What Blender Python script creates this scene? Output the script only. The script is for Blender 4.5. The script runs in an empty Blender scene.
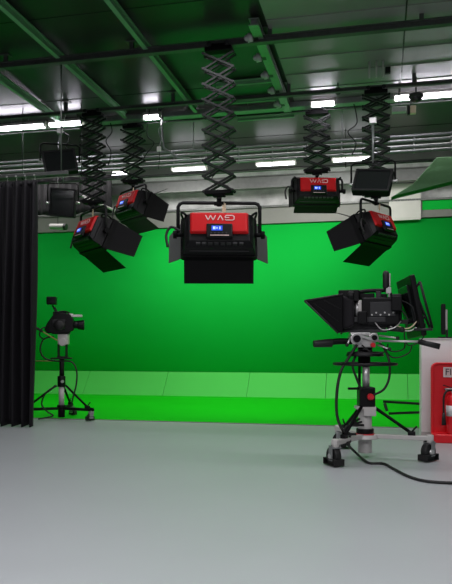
import bpy, math, random
from mathutils import Matrix, Vector
random.seed(7)
S = bpy.context.scene
COL = S.collection
pi = math.pi

# ------------------------------------------------------------------ camera geometry
F = 680.0                 # focal length in pixels of the 452 px wide frame
EYE = 1.10
HOR = 345.0               # row of the horizon
YAW = math.radians(12.76)
ca, sa = math.cos(YAW), math.sin(YAW)

def W(px, py, d):
    """real-world point seen at a pixel at distance d along the viewing axis"""
    f = (px - 226.0) / F
    return Vector((d * (-sa + f * ca), d * (ca + f * sa), EYE + (HOR - py) / F * d))
def PY(px, py, Y):
    f = (px - 226.0) / F
    return W(px, py, Y / (ca + f * sa))
def FL(px, py, z=0.0):
    return W(px, py, F * (EYE - z) / (py - HOR))

# ------------------------------------------------------------------ mesh builder
def catmull(pts, k=6):
    pts = [Vector(p) for p in pts]
    out = []
    n = len(pts)
    for i in range(n - 1):
        p0 = pts[max(i - 1, 0)]; p1 = pts[i]; p2 = pts[i + 1]; p3 = pts[min(i + 2, n - 1)]
        for j in range(k):
            t = j / k
            out.append(0.5 * ((2 * p1) + (-p0 + p2) * t + (2 * p0 - 5 * p1 + 4 * p2 - p3) * t * t + (-p0 + 3 * p1 - 3 * p2 + p3) * t ** 3))
    out.append(pts[-1])
    return out

def rounded(w, h, r, n=5):
    """rounded rectangle outline centred on 0,0"""
    o = []
    for cx, cy, a0 in ((w/2-r, h/2-r, 0), (-w/2+r, h/2-r, 90), (-w/2+r, -h/2+r, 180), (w/2-r, -h/2+r, 270)):
        for i in range(n + 1):
            a = math.radians(a0 + 90 * i / n)
            o.append((cx + r * math.cos(a), cy + r * math.sin(a)))
    return o

class MB:
    def __init__(self, xf=None):
        self.v = []; self.f = []; self.s = []; self.xf = xf or Matrix.Identity(4)
    def add(self, vs, fs, smooth=False):
        b = len(self.v)
        self.v.extend((self.xf @ Vector(p)) for p in vs)
        for i, q in enumerate(fs):
            self.f.append(tuple(b + k for k in q))
            self.s.append(smooth[i] if isinstance(smooth, list) else smooth)
        return self
    def box(self, c, s, R=None):
        hx, hy, hz = s[0]/2, s[1]/2, s[2]/2
        vs = []
        for x, y, z in ((-1,-1,-1),(1,-1,-1),(1,1,-1),(-1,1,-1),(-1,-1,1),(1,-1,1),(1,1,1),(-1,1,1)):
            p = Vector((x*hx, y*hy, z*hz))
            if R is not None: p = R @ p
            vs.append(p + Vector(c))
        return self.add(vs, [(0,3,2,1),(4,5,6,7),(0,1,5,4),(1,2,6,5),(2,3,7,6),(3,0,4,7)])
    def bar(self, p0, p1, w, h, up=(0,0,1)):
        p0, p1 = Vector(p0), Vector(p1)
        d = (p1 - p0); L = d.length; d.normalize()
        u = Vector(up)
        if abs(d.dot(u)) > .99: u = Vector((0,1,0))
        sx = d.cross(u).normalized(); uz = sx.cross(d).normalized()
        R = Matrix((d, sx, uz)).transposed()
        return self.box((p0+p1)/2, (L, w, h), R)
    def loft(self, y0, r0, y1, r1):
        """r = (xmin,xmax,zmin,zmax) rectangles in planes y0 and y1"""
        vs = []
        for y, r in ((y0, r0), (y1, r1)):
            vs += [(r[0],y,r[2]),(r[1],y,r[2]),(r[1],y,r[3]),(r[0],y,r[3])]
        return self.add(vs, [(0,1,2,3),(7,6,5,4),(0,4,5,1),(1,5,6,2),(2,6,7,3),(3,7,4,0)])
    def cyl(self, p0, p1, r0, r1=None, n=16):
        if r1 is None: r1 = r0
        p0, p1 = Vector(p0), Vector(p1)
        d = (p1-p0).normalized()
        a = Vector((0,0,1)) if abs(d.z) < .9 else Vector((1,0,0))
        u = d.cross(a).normalized(); w = d.cross(u).normalized()
        vs = []
        for p, r in ((p0, r0), (p1, r1)):
            for i in range(n):
                t = 2*pi*i/n
                vs.append(p + r*(math.cos(t)*u + math.sin(t)*w))
        fs = [(i, (i+1) % n, n+(i+1) % n, n+i) for i in range(n)]
        sm = [True]*n + [False, False]
        fs += [tuple(range(n-1, -1, -1)), tuple(range(n, 2*n))]
        return self.add(vs, fs, sm)
    def tube(self, pts, r, n=8, closed=False):
        pts = [Vector(p) for p in pts]
        m = len(pts)
        vs = []
        prev = None
        for i, p in enumerate(pts):
            if closed: t = pts[(i+1) % m] - pts[i-1]
            else: t = pts[min(i+1, m-1)] - pts[max(i-1, 0)]
            t.normalize()
            if prev is None:
                a = Vector((0,0,1)) if abs(t.z) < .9 else Vector((1,0,0))
                u = t.cross(a).normalized()
            else:
                u = (prev - t*prev.dot(t)).normalized()
            prev = u
            w = t.cross(u)
            for k in range(n):
                q = 2*pi*k/n
                vs.append(p + r*(math.cos(q)*u + math.sin(q)*w))
        fs = []
        for i in range(m if closed else m-1):
            j = (i+1) % m
            for k in range(n):
                fs.append((i*n+k, i*n+(k+1) % n, j*n+(k+1) % n, j*n+k))
        sm = [True]*len(fs)
        if not closed:
            fs += [tuple(range(n-1, -1, -1)), tuple((m-1)*n+k for k in range(n))]
            sm += [False, False]
        return self.add(vs, fs, sm)
    def ring(self, c, R, r, n=40, k=8, axis='z'):
        pts = []
        for i in range(n):
            t = 2*pi*i/n
            q = (R*math.cos(t), R*math.sin(t), 0)
            if axis == 'y': q = (q[0], 0, q[1])
            if axis == 'x': q = (0, q[0], q[1])
            pts.append(Vector(c)+Vector(q))
        return self.tube(pts, r, k, True)
    def lathe(self, c, prof, n=24):
        vs = []; c = Vector(c)
        for r, z in prof:
            for i in range(n):
                t = 2*pi*i/n
                vs.append(c + Vector((r*math.cos(t), r*math.sin(t), z)))
        m = len(prof)
        fs = [(j*n+i, j*n+(i+1) % n, (j+1)*n+(i+1) % n, (j+1)*n+i) for j in range(m-1) for i in range(n)]
        sm = [True]*len(fs)
        fs += [tuple(range(n-1, -1, -1)), tuple((m-1)*n+i for i in range(n))]
        sm += [False, False]
        return self.add(vs, fs, sm)
    def ball(self, c, r, sc=(1,1,1), n=16, m=10):
        c = Vector(c); vs = []; fs = []
        for j in range(m+1):
            ph = pi*j/m
            for i in range(n):
                t = 2*pi*i/n
                vs.append(c + Vector((r*sc[0]*math.sin(ph)*math.cos(t), r*sc[1]*math.sin(ph)*math.sin(t), -r*sc[2]*math.cos(ph))))
        for j in range(m):
            for i in range(n):
                fs.append((j*n+i, j*n+(i+1) % n, (j+1)*n+(i+1) % n, (j+1)*n+i))
        return self.add(vs, fs, True)
    def prism(self, poly, y0, y1, plane='xz'):
        n = len(poly); vs = []
        for y in (y0, y1):
            for a, b in poly:
                vs.append((a, y, b) if plane == 'xz' else ((a, b, y) if plane == 'xy' else (y, a, b)))
        fs = [(i, (i+1) % n, n+(i+1) % n, n+i) for i in range(n)]
        fs += [tuple(range(n-1, -1, -1)), tuple(range(n, 2*n))]
        return self.add(vs, fs)
    def rim(self, outer, inner, y0, y1):
        n = len(outer); vs = []
        for loop, y in ((outer, y0), (inner, y0), (inner, y1), (outer, y1)):
            for a, b in loop: vs.append((a, y, b))
        fs = []
        for q in range(4):
            r = (q+1) % 4
            for i in range(n):
                j = (i+1) % n
                fs.append((q*n+i, q*n+j, r*n+j, r*n+i))
        return self.add(vs, fs)

def obj(name, mb, mat, parent=None, bev=0.0, seg=2, solid=0.0):
    me = bpy.data.meshes.new(name)
    me.from_pydata([tuple(p) for p in mb.v], [], mb.f)
    me.polygons.foreach_set('use_smooth', mb.s)
    me.update()
    import bmesh
    bm = bmesh.new(); bm.from_mesh(me)
    bmesh.ops.recalc_face_normals(bm, faces=bm.faces)
    bm.to_mesh(me); bm.free()
    me.materials.append(mat)
    o = bpy.data.objects.new(name, me)
    COL.objects.link(o)
    if parent is not None: o.parent = parent
    if solid:
        m = o.modifiers.new('solid', 'SOLIDIFY'); m.thickness = solid; m.offset = 0
    if bev:
        m = o.modifiers.new('bevel', 'BEVEL'); m.width = bev; m.segments = seg; m.limit_method = 'ANGLE'; m.angle_limit = math.radians(40)
    return o

def thing(name, label, cat, loc=(0,0,0), rz=0.0, group=None):
    o = bpy.data.objects.new(name, None)
    COL.objects.link(o)
    o.empty_display_size = .1
    o.location = loc; o.rotation_euler = (0, 0, rz)
    o['label'] = label; o['category'] = cat
    if group: o['group'] = group
    return o
def tag(o, label, cat, group=None):
    o['label'] = label; o['category'] = cat
    if group: o['group'] = group
    return o
def struct(o, label=None):
    o['kind'] = 'structure'
    if label: o['label'] = label
    return o

# ------------------------------------------------------------------ materials
def mat(name, col, rough=.5, metal=0.0, var=.12, scale=6.0, bump=0.0, bscale=60., spec=.5, emit=None, estr=0.0, coat=0.0):
    m = bpy.data.materials.new(name); m.use_nodes = True
    nt = m.node_tree; b = nt.nodes['Principled BSDF']
    b.inputs['Roughness'].default_value = rough
    b.inputs['Metallic'].default_value = metal
    b.inputs['Specular IOR Level'].default_value = spec
    b.inputs['Coat Weight'].default_value = coat
    tc = nt.nodes.new('ShaderNodeTexCoord')
    n = nt.nodes.new('ShaderNodeTexNoise'); n.inputs['Scale'].default_value = scale; n.inputs['Detail'].default_value = 4
    nt.links.new(tc.outputs['Object'], n.inputs['Vector'])
    r = nt.nodes.new('ShaderNodeMix'); r.data_type = 'RGBA'
    r.inputs[6].default_value = (*[c*(1-var) for c in col], 1)
    r.inputs[7].default_value = (*[min(1, c*(1+var)) for c in col], 1)
    nt.links.new(n.outputs['Fac'], r.inputs[0])
    nt.links.new(r.outputs[2], b.inputs['Base Color'])
    if bump:
        n2 = nt.nodes.new('ShaderNodeTexNoise'); n2.inputs['Scale'].default_value = bscale; n2.inputs['Detail'].default_value = 3
        nt.links.new(tc.outputs['Object'], n2.inputs['Vector'])
        bp = nt.nodes.new('ShaderNodeBump'); bp.inputs['Strength'].default_value = bump; bp.inputs['Distance'].default_value = .01
        nt.links.new(n2.outputs['Fac'], bp.inputs['Height']); nt.links.new(bp.outputs['Normal'], b.inputs['Normal'])
    if emit:
        b.inputs['Emission Color'].default_value = (*emit, 1); b.inputs['Emission Strength'].default_value = estr
    return m

M = {}
M['floor'] = mat('grey studio floor paint', (.40,.425,.43), .38, var=.05, scale=1.2, bump=.02, bscale=300)
M['green'] = mat('chroma green wall paint', (.004,.42,.045), .8, var=.06, scale=.8, spec=.08)
M['greenfloor'] = mat('chroma green floor paint', (.006,.56,.006), .6, var=.05, scale=1.0, spec=.1)
M['greenkick'] = mat('chroma green base panels', (.075,.56,.085), .7, var=.05, scale=1.0, spec=.2)
M['ceiling'] = mat('dark painted roof deck', (.018,.020,.018), .30, var=.25, scale=2.0, spec=.4)
M['sheet'] = mat('grey metal roof sheet', (.26,.245,.25), .40, .2, var=.1, scale=3.0)
M['wallgrey'] = mat('mottled grey upper wall', (.42,.43,.42), .8, var=.7, scale=4.0, bump=.4, bscale=25)
M['palewall'] = mat('pale wall panel', (.60,.58,.55), .7, var=.08)
M['sidewall'] = mat('dark side wall paint', (.10,.11,.105), .8, var=.2)
M['paleband'] = mat('pale grey band', (.17,.17,.155), .6, var=.1)
M['beamgreen'] = mat('green painted steel', (.16,.36,.19), .5, var=.15)
M['ductgreen'] = mat('dull green duct', (.035,.115,.035), .65, var=.12)
M['black'] = mat('black powder coat', (.005,.005,.0055), .5, var=.2, scale=20, spec=.3)
M['blackmatte'] = mat('black matte steel', (.004,.004,.0045), .6, var=.2, scale=15, spec=.12)
M['rubber'] = mat('black rubber', (.006,.006,.006), .55, var=.2, scale=30)
M['plastic'] = mat('black moulded plastic', (.004,.004,.0045), .42, var=.2, scale=20, spec=.22, bump=.05, bscale=400)
M['darkgrey'] = mat('dark grey metal', (.03,.03,.032), .45, .3, var=.15)
M['satin'] = mat('satin grey metal', (.14,.14,.14), .45, .3, var=.1)
M['silver'] = mat('brushed aluminium', (.62,.61,.60), .35, .7, var=.1, scale=30)
M['white_metal'] = mat('pale grey enamel', (.52,.50,.48), .45, .1, var=.08)
M['steel'] = mat('galvanised steel', (.32,.33,.33), .4, .7, var=.2, scale=25)
M['darksteel'] = mat('weathered dark steel', (.10,.105,.10), .45, .5, var=.25, scale=12)
M['red'] = mat('glossy red moulding', (.60,.006,.009), .42, var=.1, spec=.25)
M['firered'] = mat('red fire equipment plastic', (.82,.010,.02), .35, var=.06)
M['redknob'] = mat('red knob', (.6,.02,.03), .3, var=.05)
M['white'] = mat('white paint', (.86,.83,.81), .5, var=.03)
M['whiteplate'] = mat('white sign plate', (.8,.78,.78), .45, var=.02)
M['letter'] = mat('white lettering', (.75,.55,.52), .5, var=.02)
M['signletter'] = mat('dark sign lettering', (.03,.01,.02), .5, var=.02)
M['curtain'] = mat('black studio drape', (.005,.004,.006), .6, var=.2, scale=10, bump=.1, bscale=250, spec=.25)
M['curtain'].node_tree.nodes['Principled BSDF'].inputs['Sheen Weight'].default_value = .06
M['glass'] = mat('dark coated lens glass', (.01,.012,.02), .06, var=.1, coat=.5)
M['tube'] = mat('lit fluorescent tube', (.9,.9,.9), .4, emit=(.93,.88,1.0), estr=26)
M['tubedim'] = mat('lit fluorescent tube further back', (.9,.9,.9), .4, emit=(.93,.9,1.0), estr=5)
M['led'] = mat('lit softlight diffuser', (.9,.9,.9), .5, emit=(1,.97,.92), estr=4)
M['screen'] = mat('lit blue display', (.02,.04,.2), .3, emit=(.02,.06,.55), estr=1.2)
M['screentext'] = mat('lit display digits', (.3,.4,.8), .3, emit=(.35,.5,1.0), estr=1.5)
M['tagpaper'] = mat('cream safety tag', (.75,.62,.42), .6, var=.1)
M['yellow'] = mat('yellow plastic', (.30,.27,.08), .5, var=.1)
M['offscreen'] = mat('switched off screen glass', (.012,.014,.014), .12, var=.1)
M['bulb'] = mat('frosted lamp glass', (.5,.52,.5), .3, var=.1)

# ------------------------------------------------------------------ the room
XL, XR, YB, YF, H = -9.3, 3.2, 14.59, -3.0, 4.92
YG = 9.32                                       # front edge of the green floor
b = MB().box(((XL+XR)/2, (YF+YG)/2, -.05), (XR-XL, YG-YF, .1))
struct(obj('floor', b, M['floor']))
b = MB().box(((XL+XR)/2, (YB+YG)/2, -.048), (XR-XL, YB-YG, .1))
struct(obj('floor_green', b, M['greenfloor']))
b = MB().box(((XL+XR)/2, YB+.1, H/2), (XR-XL+.4, .2, H))
struct(obj('wall_back', b, M['wallgrey']))
struct(obj('wall_left', MB().box((XL-.1, (YF+YB)/2, H/2), (.2, YB-YF, H)), M['sidewall']))
struct(obj('wall_right', MB().box((XR+.1, (YF+YB)/2, H/2), (.2, YB-YF, H)), M['sidewall']))
struct(obj('wall_front', MB().box(((XL+XR)/2, YF-.1, H/2), (XR-XL+.4, .2, H)), M['sidewall']))

# ceiling: roof deck with shallow trapezoid ribs running across the room
b = MB().box(((XL+XR)/2, (YF+YB)/2, H+.1), (XR-XL+.4, YB-YF+.4, .2))
y = YF+.3
while y < YB:
    b.box(((XL+XR)/2, y, H-.003), (XR-XL, .03, .006)); y += 1.25
struct(obj('ceiling', b, M['ceiling']))

struct(obj('trim_30', MB().box(((XL+XR)/2, YG+.0, .004), (XR-XL, .035, .008)), M['paleband']))
# cyclorama: one green skin over left and back wall with a rounded vertical corner
CT = 3.70
rc = .35; prof = [(XL+.06, 7.2)]
for i in range(9):
    t = pi - i*(pi/2)/8
    prof.append((XL+.06+rc + rc*math.cos(t), YB-.06-rc + rc*math.sin(t)))
prof.append((XR, YB-.06))
vs, fs, sm = [], [], []
n = len(prof)
for z in (0, CT):
    vs += [(x, yy, z) for x, yy in prof]
for i in range(n-1): fs.append((i, i+1, n+i+1, n+i)); sm.append(True)
cy = obj('wall_cyclorama', MB().add(vs, fs, sm), M['green'], solid=.05)
struct(cy)
# base panels leaning against the foot of the cyclorama
KH, KD = .50, .42
def kick_panel(a, c, nrm):
    """panel along the wall from a to c, leaning; nrm points into the room"""
    a = Vector(a); c = Vector(c); nrm = Vector(nrm)
    p = [a+nrm*KD, c+nrm*KD, c+Vector((0,0,KH)), a+Vector((0,0,KH)), a, c]
    return MB().add([tuple(q) for q in p], [(0,1,2,3), (0,3,4), (1,5,2), (4,3,2,5), (0,4,5,1)])
xs = [XL+.12, -8.05, -6.47, -4.6, -2.75, -1.1, .55, 2.2, XR]
for i in range(len(xs)-1):
    k = obj('trim_%d' % (i+1), kick_panel((xs[i]+.004, YB-.09, .003), (xs[i+1]-.004, YB-.09, .003), (0,-1,0)), M['greenkick'])
    struct(k)
# pale band above the green, and its thin top rail
b = MB().box(((XL+XR)/2, YB-.07, CT+.18), (XR-XL-.2, .14, .34))
struct(obj('trim_10', b, M['paleband']))
b = MB().box(((XL+XR)/2, YB-.10, CT+.37), (XR-XL-.2, .2, .04))
struct(obj('trim_11', b, M['darksteel']))

# bright metal sheets lining the roof over the right half
for i, (x0, x1) in enumerate(((-1.30, .28), (.30, 1.88), (1.90, XR-.05))):
    b = MB().box(((x0+x1)/2, 8.3, H-.022), (x1-x0, 4.6, .012))
    y = 6.2
    while y < 10.5:
        b.box(((x0+x1)/2, y, H-.032), (x1-x0, .02, .012)); y += .55
    struct(obj('trim_%d' % (20+i), b, M['sheet'], bev=.002))

# green steel beams under the roof deck, running towards the back wall
side = ['leftmost', 'second from the left', 'third from the left']
for i, X in enumerate((-5.20, -4.05, -2.86)):
    b = MB().box((X, 8.4, H-.03), (.06, 4.1, .012)).box((X, 8.4, H-.075), (.012, 4.1, .08)).box((X, 8.4, H-.118), (.06, 4.1, .012))
    o = obj('ceiling_beam', b, M['beamgreen']); struct(o)
    tag(o, 'green painted steel ceiling beam, %s of three' % side[i], 'beam', 'green ceiling beams')

# thin pale battens across the roof right of the big scissor hanger
nm = ['farthest', 'middle', 'nearest']
for i, yy in enumerate((11.15, 10.45-.12, 9.6)):
    b = MB().box((-1.85, yy, H-.05), (.95, .05, .05)).box((-1.85, yy, H-.022), (.95, .12, .012))
    tag(obj('ceiling_batten', b, M['beamgreen'], bev=.004), 'thin pale ceiling batten left of the roller rail, %s of three' % nm[i], 'batten', 'thin ceiling battens')

# boxed-in green duct at the top right
pts = [PY(391,197,11.35), PY(413,184,11.35), PY(437,157,11.35), PY(475,156,11.35), PY(500,156,11.35), PY(500,168,11.35), PY(452,181.5,11.35)]
b = MB().prism([(p.x, p.z) for p in pts], 11.35, 11.6)
tag(obj('ceiling_duct', b, M['ductgreen'], bev=.01), 'dull green sloping duct under the roof at the right', 'duct')
p0 = PY(389,222,YB-.05); p1 = PY(420.5,184,YB-.05)
b = MB().box(((p0.x+p1.x)/2, YB-.17, (p0.z+p1.z)/2), (p1.x-p0.x, .06, p1.z-p0.z))
tag(obj('wall_panel', b, M['palewall'], bev=.008), 'pale off-white board high on the back wall right of the rightmost studio light', 'panel')
# flat green panel standing in for a green reflection in dark glass, right
p0 = PY(422,211,YB-.05); p1 = PY(500,196,YB-.05)
b = MB().box(((p0.x+p1.x)/2, YB-.12, (p0.z+p1.z)/2), (p1.x-p0.x, .06, p1.z-p0.z))
tag(obj('wall_panel', b, M['green'], bev=.008), 'bright green reflection made as a flat panel, high on the back wall at the right', 'panel')

# ------------------------------------------------------------------ fluorescent battens
def batten_light(X0, X1, Y, Z, label, dim=False, group='fluorescent lights under the roof'):
    t = thing('ceiling_light', label, 'ceiling light', ((X0+X1)/2, Y, Z), 0, group)
    L = X1-X0
    b = MB().prism([(-.05,.022),(.05,.022),(.02,.08),(-.02,.08)], -L/2, L/2, 'yz')
    obj('housing', b, M['white_metal'], t, bev=.004)
    for s in (-1, 1):
        b = MB().cyl((-L/2+.03, s*.035, -.005), (L/2-.03, s*.035, -.005), .022, n=10)
        obj('tube', b, M['tubedim' if dim else 'tube'], t)
        for e in (-1, 1):
            obj('end_cap', MB().box((e*(L/2-.015), s*.035, .0), (.03, .05, .06)), M['white_metal'], t)
    for e in (-.3, .3):
        obj('hanging_rod', MB().cyl((e*L, 0, .10), (e*L, 0, H-Z), .006, n=6), M['steel'], t)
    return t
def PZ(px, Y): return PY(px, 100, Y).x
Y1, Z1 = 10.45, 4.78
row1 = [(-40, 46, 'long lit fluorescent light at the far left under the roof'),
        (49, 83, 'lit fluorescent light left of the first scissor hanger'),
        (143, 161, 'short lit fluorescent light right of the second scissor hanger'),
        (310, 336, 'lit fluorescent light above the farthest hanging red-backed light'),
        (393, 470, 'long bright fluorescent light in the upper right corner under the roof')]
for a, c, l in row1: batten_light(PZ(a, Y1), PZ(c, Y1), Y1, Z1, l)
Y2, Z2 = 13.1, 4.62
row2 = [(98, 128, 'fluorescent light glowing behind the two left scissor hangers'),
        (172, 207, 'fluorescent light glowing left of the big central scissor hanger, far back'),
        (256, 296, 'fluorescent light glowing left of the farthest scissor hanger, far back'),
        (332, 372, 'fluorescent light glowing between the two right scissor hangers, far back')]
for a, c, l in row2: batten_light(PZ(a, Y2), PZ(c, Y2), Y2, Z2, l, True, 'far fluorescent lights')

# cable tray above the first row, dark rail in front of it
b = MB()
xa, xb = XL+.1, XR-.1
t = thing('ceiling_tray', 'long grey cable tray above the front row of fluorescent lights', 'cable tray', ((xa+xb)/2, Y1+.16, 4.80))
L = xb-xa
obj('tray', MB().box((0, .0, 0), (L, .16, .012)).box((0, -.08, .035), (L, .012, .08)).box((0, .08, .035), (L, .012, .08)), M['steel'], t, bev=.002)
for k in range(6):
    x = -L/2 + (k+.5)*L/6
    obj('hanging_rod', MB().cyl((x, -.12, .0), (x, -.12, H-4.80), .007, n=6), M['steel'], t)
t = thing('ceiling_rail', 'dark steel rail carrying the row of smaller scissor hangers', 'rail', ((xa+xb)/2, 9.85, 4.74))
obj('profile', MB().box((0,0,0), (L,.04,.03)).box((0,0,-.02), (L,.07,.010)).box((0,0,.02), (L,.07,.010)), M['darksteel'], t, bev=.002)
for k in range(7):
    x = -L/2 + (k+.5)*L/7
    obj('bracket', MB().box((x, 0, .09), (.05,.05,.14)).box((x,0,.172),(.14,.12,.012)), M['darksteel'], t, bev=.003)
t = thing('ceiling_rail', 'dark steel rail carrying the big central scissor hanger', 'rail', ((xa+xb)/2, 8.10, 4.78))
obj('profile', MB().box((0,0,0), (L,.05,.05)).box((0,0,-.035), (L,.09,.012)).box((0,0,.035), (L,.09,.012)), M['darksteel'], t, bev=.002)
for k in range(7):
    x = -L/2 + (k+.5)*L/7
    obj('bracket', MB().box((x, 0, .08), (.05,.05,.10)).box((x,0,.132),(.14,.12,.012)), M['darksteel'], t, bev=.003)

t = thing('ceiling_rail', 'dark steel rail behind the front lights, carrying the two farthest scissor hangers', 'rail', ((xa+xb)/2, 10.78, 4.82))
obj('profile', MB().box((0,0,0), (L,.05,.05)).box((0,0,-.035), (L,.09,.012)).box((0,0,.035), (L,.09,.012)), M['darksteel'], t, bev=.002)
for k in range(7):
    x = -L/2 + (k+.5)*L/7
    obj('bracket', MB().box((x, 0, .065), (.05,.05,.06)).box((x,0,.092),(.14,.12,.012)), M['darksteel'], t, bev=.003)
o = obj('ceiling_beam', MB().box((xa/2+xb/2, 13.95, 4.48), (L, .02, .24)).box((xa/2+xb/2, 13.95, 4.60), (L, .16, .02)).box((xa/2+xb/2, 13.95, 4.36), (L, .16, .02)), M['darksteel'])
struct(o); tag(o, 'long dark steel beam under the roof close to the back wall', 'beam')
# roller rail running in depth with pale rollers
t = thing('ceiling_rail', 'pale roller rail running in depth right of the big scissor hanger', 'rail', (-1.42, 9.2, 4.82))
obj('profile', MB().box((0,0,0), (.07,3.0,.05)).box((0,0,-.035),(.12,3.0,.012)).box((0,0,.04),(.12,3.0,.012)), M['steel'], t, bev=.003)
for k in range(5):
    yy = -1.15 + k*.58
    r = obj('roller', MB().cyl((-.13, yy, -.02), (-.07, yy, -.02), .06, .05, n=16).ball((-.14, yy, -.02), .04), M['bulb'], t)
    obj('axle', MB().cyl((-.1, yy, -.02), (.05, yy, -.02), .012, n=8).box((-.03, yy, -.0), (.05,.08,.09)), M['darkgrey'], r)
for e in (-1.2, 0, 1.2):
    obj('bracket', MB().box((0, e, .068), (.04,.05,.06)), M['darksteel'], t)

# pipe truss right across the studio
YT = 11.0
t = thing('hanging_truss', 'long steel pipe truss hung across the studio under the roof', 'truss', ((xa+xb)/2, YT, 4.1))
zs = [.03, .105, .195, .27]
for z in zs: obj('chord', MB().cyl((-L/2,0,z), (L/2,0,z), .022, n=10), M['steel'], t)
k = 0
x = -L/2+.2
while x < L/2:
    obj('rung', MB().cyl((x, .022, .0), (x, .022, .30), .014, n=8), M['steel'], t); x += .56
for k in range(5):
    x = -L/2 + (k+.5)*L/5
    obj('hanging_rod', MB().cyl((x, 0, .28), (x, 0, H-4.1), .008, n=6), M['steel'], t)
# two more single pipes
for (Y, Z, r, l) in ((12.2, 4.28, .028, 'dark steel pipe spanning the studio behind the truss'), (9.98, 3.80, .022, 'short dark pipe carrying the flat black softlights at the left')):
    if Y < 11: X0, X1 = XL+.1, PZ(112, Y)
    else: X0, X1 = xa, xb
    t = thing('hanging_pipe', l, 'pipe', ((X0+X1)/2, Y, Z))
    L2 = X1-X0
    obj('pipe', MB().cyl((-L2/2,0,0), (L2/2,0,0), r, n=12), M['darksteel'], t)
    m = 5 if L2 > 5 else 2
    for k in range(m):
        x = -L2/2 + (k+.5)*L2/m
        obj('hanging_rod', MB().cyl((x, 0, r*.7), (x, 0, H-Z), .007, n=6), M['darksteel'], t)
        obj('clamp', MB().ring((x,0,0), r+.008, .009, 16, 6, 'x'), M['blackmatte'], t)

# ------------------------------------------------------------------ scissor hangers
def scissor(px, Y, ztop, zbot, w, pitch, label):
    X = PZ(px, Y)
    t = thing('scissor_hanger', label, 'scissor hanger', (X, Y, ztop), 0, 'scissor hangers for the studio lights')
    h = ztop - zbot
    obj('carriage', MB().box((0,0,-.02),(w*.9,.13,.05)).box((0,0,.02),(w*.5,.10,.05)), M['blackmatte'], t, bev=.006)
    for sx in (-1,1):
        for sy in (-1,1):
            obj('wheel', MB().cyl((sx*w*.3, sy*.05, .035), (sx*w*.3, sy*.075, .035), .028, n=14), M['darkgrey'], t)
    ns = max(2, round((h-.16)/pitch)); p = (h-.16)/ns
    proto = {}
    for s in (-1, 1):
        m = MB().bar((-s*w/2, 0, -p/2), (s*w/2, 0, p/2), .022, .030, up=(0,1,0))
        for e in (-1, 0, 1):
            m.cyl((e*s*w/2, -.014, e*p/2), (e*s*w/2, .014, e*p/2), .017, n=8)
        proto[s] = m
    src = {}
    for k in range(ns):
        for s in (-1, 1):
            for q, yy in enumerate((-.055, .055)):
                if s not in src:
                    o = src[s] = obj('scissor_bar', proto[s], M['black'], t)
                else:
                    o = src[s].copy(); COL.objects.link(o); o.parent = t
                o.location = (0, yy + s*.010, -.07 - p*(k+.5))
    # spacers through the joints, cable weaving down, bottom bracket with spigot
    o = None
    for k in range(ns+1):
        for e in (-1, 1):
            if o is None: o = obj('joint_spacer', MB().cyl((0,-.06,0),(0,.06,0),.008,n=6), M['black'], t)
            else: o = o.copy(); COL.objects.link(o); o.parent = t
            o.location = (e*w/2, 0, -.07-p*k)
    pts = [(.35*w*math.sin(k*1.9), .085+.015*math.cos(k*2.3), -.05 - (h-.12)*k/(ns*2)) for k in range(ns*2+1)]
    obj('power_cable', MB().tube(catmull(pts, 4), .007, 6), M['rubber'], t)
    obj('bottom_bracket', MB().box((0,0,-h+.075),(w*.9,.13,.05)).box((0,0,-h+.045),(w*.4,.09,.04)), M['blackmatte'], t, bev=.006)
    obj('spigot', MB().cyl((0,0,-h+.04),(0,0,-h),.024,n=14).cyl((0,0,-h+.015),(0,0,-h),.034,n=14), M['darkgrey'], t)
    return Vector((X, Y, zbot))

def rotx(a): return Matrix.Rotation(a, 4, 'X')

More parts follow.
